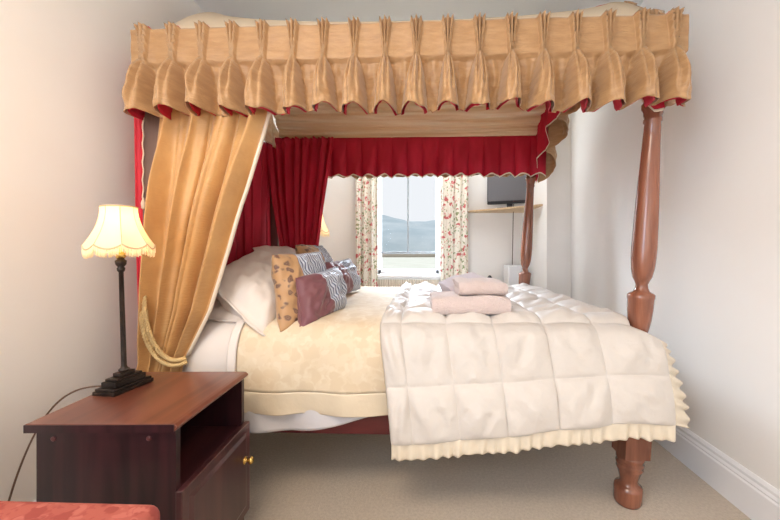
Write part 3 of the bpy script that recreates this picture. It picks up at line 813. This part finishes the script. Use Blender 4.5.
# ------------------------------------------------------------ far end of the room
def ccurt(x0, x1, nf, seed, label):
    mb = curtain(lambda z: (x0, x1, 1), 2.14, .04, nf, 3.60, .018, seed, 120, 30)
    tag(make('window_curtain', mb, 'floral', None, True, solid=.003), label, 'curtain', 'floral curtains at the window')
ccurt(-.735, -.505, 3, 1, 'floral chintz curtain on the left of the window')
ccurt(.165, .455, 3.5, 4, 'floral chintz curtain on the right of the window')
r_ = empty('curtain_rail', (-.14, 3.62, 2.15), 'white curtain rail above the window', 'rail')
make('pole', MB().tube([(-.80, 3.62, 2.16), (.52, 3.62, 2.16)], .012, 12), 'white', r_)
for x in (-.7, .42): make('bracket', MB().box(x-.01, x+.01, 3.60, 3.70, 2.15, 2.17), 'white', r_, False)
rd = empty('radiator', (-.18, 3.64, .12), 'cream panel radiator with vertical grooves under the window', 'radiator')
def radf(u, v):
    x = lerp(-.50, .15, u); return (x, 3.615+.007*max(-.2, sin(u*26*2*PI)), lerp(.14, .745, v))
make('front_panel', MB().grid(radf, 312, 1), mat('radiator_cream', lin(226, 216, 200), .5), rd, False, solid=.004)
make('casing', MB().box(-.505, .155, 3.625, 3.67, .13, .755), 'white', rd, False, .004)
for x in (-.45, .10): make('foot', MB().box(x-.02, x+.02, 3.62, 3.66, 0, .13), 'white', rd, False)
tag(make('corner_shelf', MB().prism([(.47, 3.62), (1.08, 3.15), (1.08, 3.70), (.47, 3.70)], 1.462, 1.48), 'pine', None, False, .002), 'pale wooden corner shelf on the far wall holding the television', 'shelf')
tv = empty('television', (.87, 3.52, 1.48), 'flat black television on the corner shelf', 'television')
mb = MB().box(-.225, .225, -.02, .02, .055, .36); RT = Matrix.Translation((.87, 3.52, 1.48)) @ Matrix.Rotation(math.radians(-16), 4, 'Z')
def rt(mb): return mb.rot(RT)
make('casing', rt(mb), 'plastic', tv, False, .006)
make('screen', rt(MB().box(-.217, .217, -.0225, -.019, .085, .343)), 'screen', tv, False)
make('stand', rt(MB().box(-.12, .12, -.07, .07, .0, .012).box(-.03, .03, -.01, .015, .01, .07)), 'plastic', tv, False, .003)
make('power_cord', MB().tube(bez([(.90, 3.48, 1.56), (.93, 3.6, 1.50), (.94, 3.69, 1.42), (.955, 3.69, 1.1), (.93, 3.69, .8), (.93, 3.69, .45)], 30), .004, 6), 'cable', tv)
ht = empty('electric_heater', (.92, 3.56, 0), 'slim white upright heater standing in the far right corner', 'heater')
make('body', MB().box(.835, .975, 3.44, 3.66, .03, .905), 'white', ht, False, .012)
make('side_grille', MB().box(.976, .985, 3.46, 3.64, .06, .88), 'plastic', ht, False, .002)
make('foot', MB().box(.845, .965, 3.45, 3.65, 0, .03), 'plastic', ht, False)
# low chest with a small ornament, behind the bed
ch = empty('low_chest', (.62, 3.48, 0), 'low wooden chest against the far wall, hidden behind the bed', 'chest')
make('body', MB().box(.46, .80, 3.34, 3.66, .05, .66), 'pine', ch, False, .004)
make('top', MB().box(.45, .81, 3.33, 3.665, .66, .68), 'pine', ch, False, .004)
for z in (.1, .38): 
    d_ = make('drawer', MB().box(.48, .78, 3.325, 3.34, z, z+.25), 'pine', ch, False, .003)
    make('knob', MB().lathe([(0, .005), (.012, .012), (.02, .004)], 12).rot(Matrix.Translation((.63, 3.325, z+.13)) @ Matrix.Rotation(PI/2, 4, 'X')), 'brass', d_)
fg = empty('ornament', (.655, 3.46, .68), 'small dark and white ornament beyond the towels', 'ornament')
make('body', MB().lathe([(.68, .028), (.70, .036), (.725, .034), (.745, .02), (.76, .022), (.785, .024), (.80, .012), (.805, .003)], 20, (.655, 3.46)), 'plastic', fg)
make('dish', MB().lathe([(.70, .02), (.745, .045), (.75, .045), (.72, .02)], 20, (.60, 3.45)), 'white', fg)

# ------------------------------------------------------------ armchair (only its back edge is in the picture)
ac = empty('armchair', (-.80, .30, 0), 'salmon patterned upholstered chair at the bottom left corner', 'chair')
def cushion_box(x0, x1, y0, y1, z0, z1, r, name, m):
    mb = MB().box(x0, x1, y0, y1, z0, z1); o = make(name, mb, m, ac, True, r)
    o.modifiers['bevel'].segments = 6
    for p in o.data.polygons: p.use_smooth = True
    return o
cushion_box(-1.18, -.432, .44, .555, .30, .627, .022, 'backrest', 'upholstery')
cushion_box(-1.16, -.45, -.08, .44, .30, .43, .03, 'seat', 'upholstery')
for x in (-1.12, -.49):
    for y in (-.03, .50): make('leg', MB().lathe([(0, .014), (.30, .024)], 16, (x, y)), 'standside', ac)
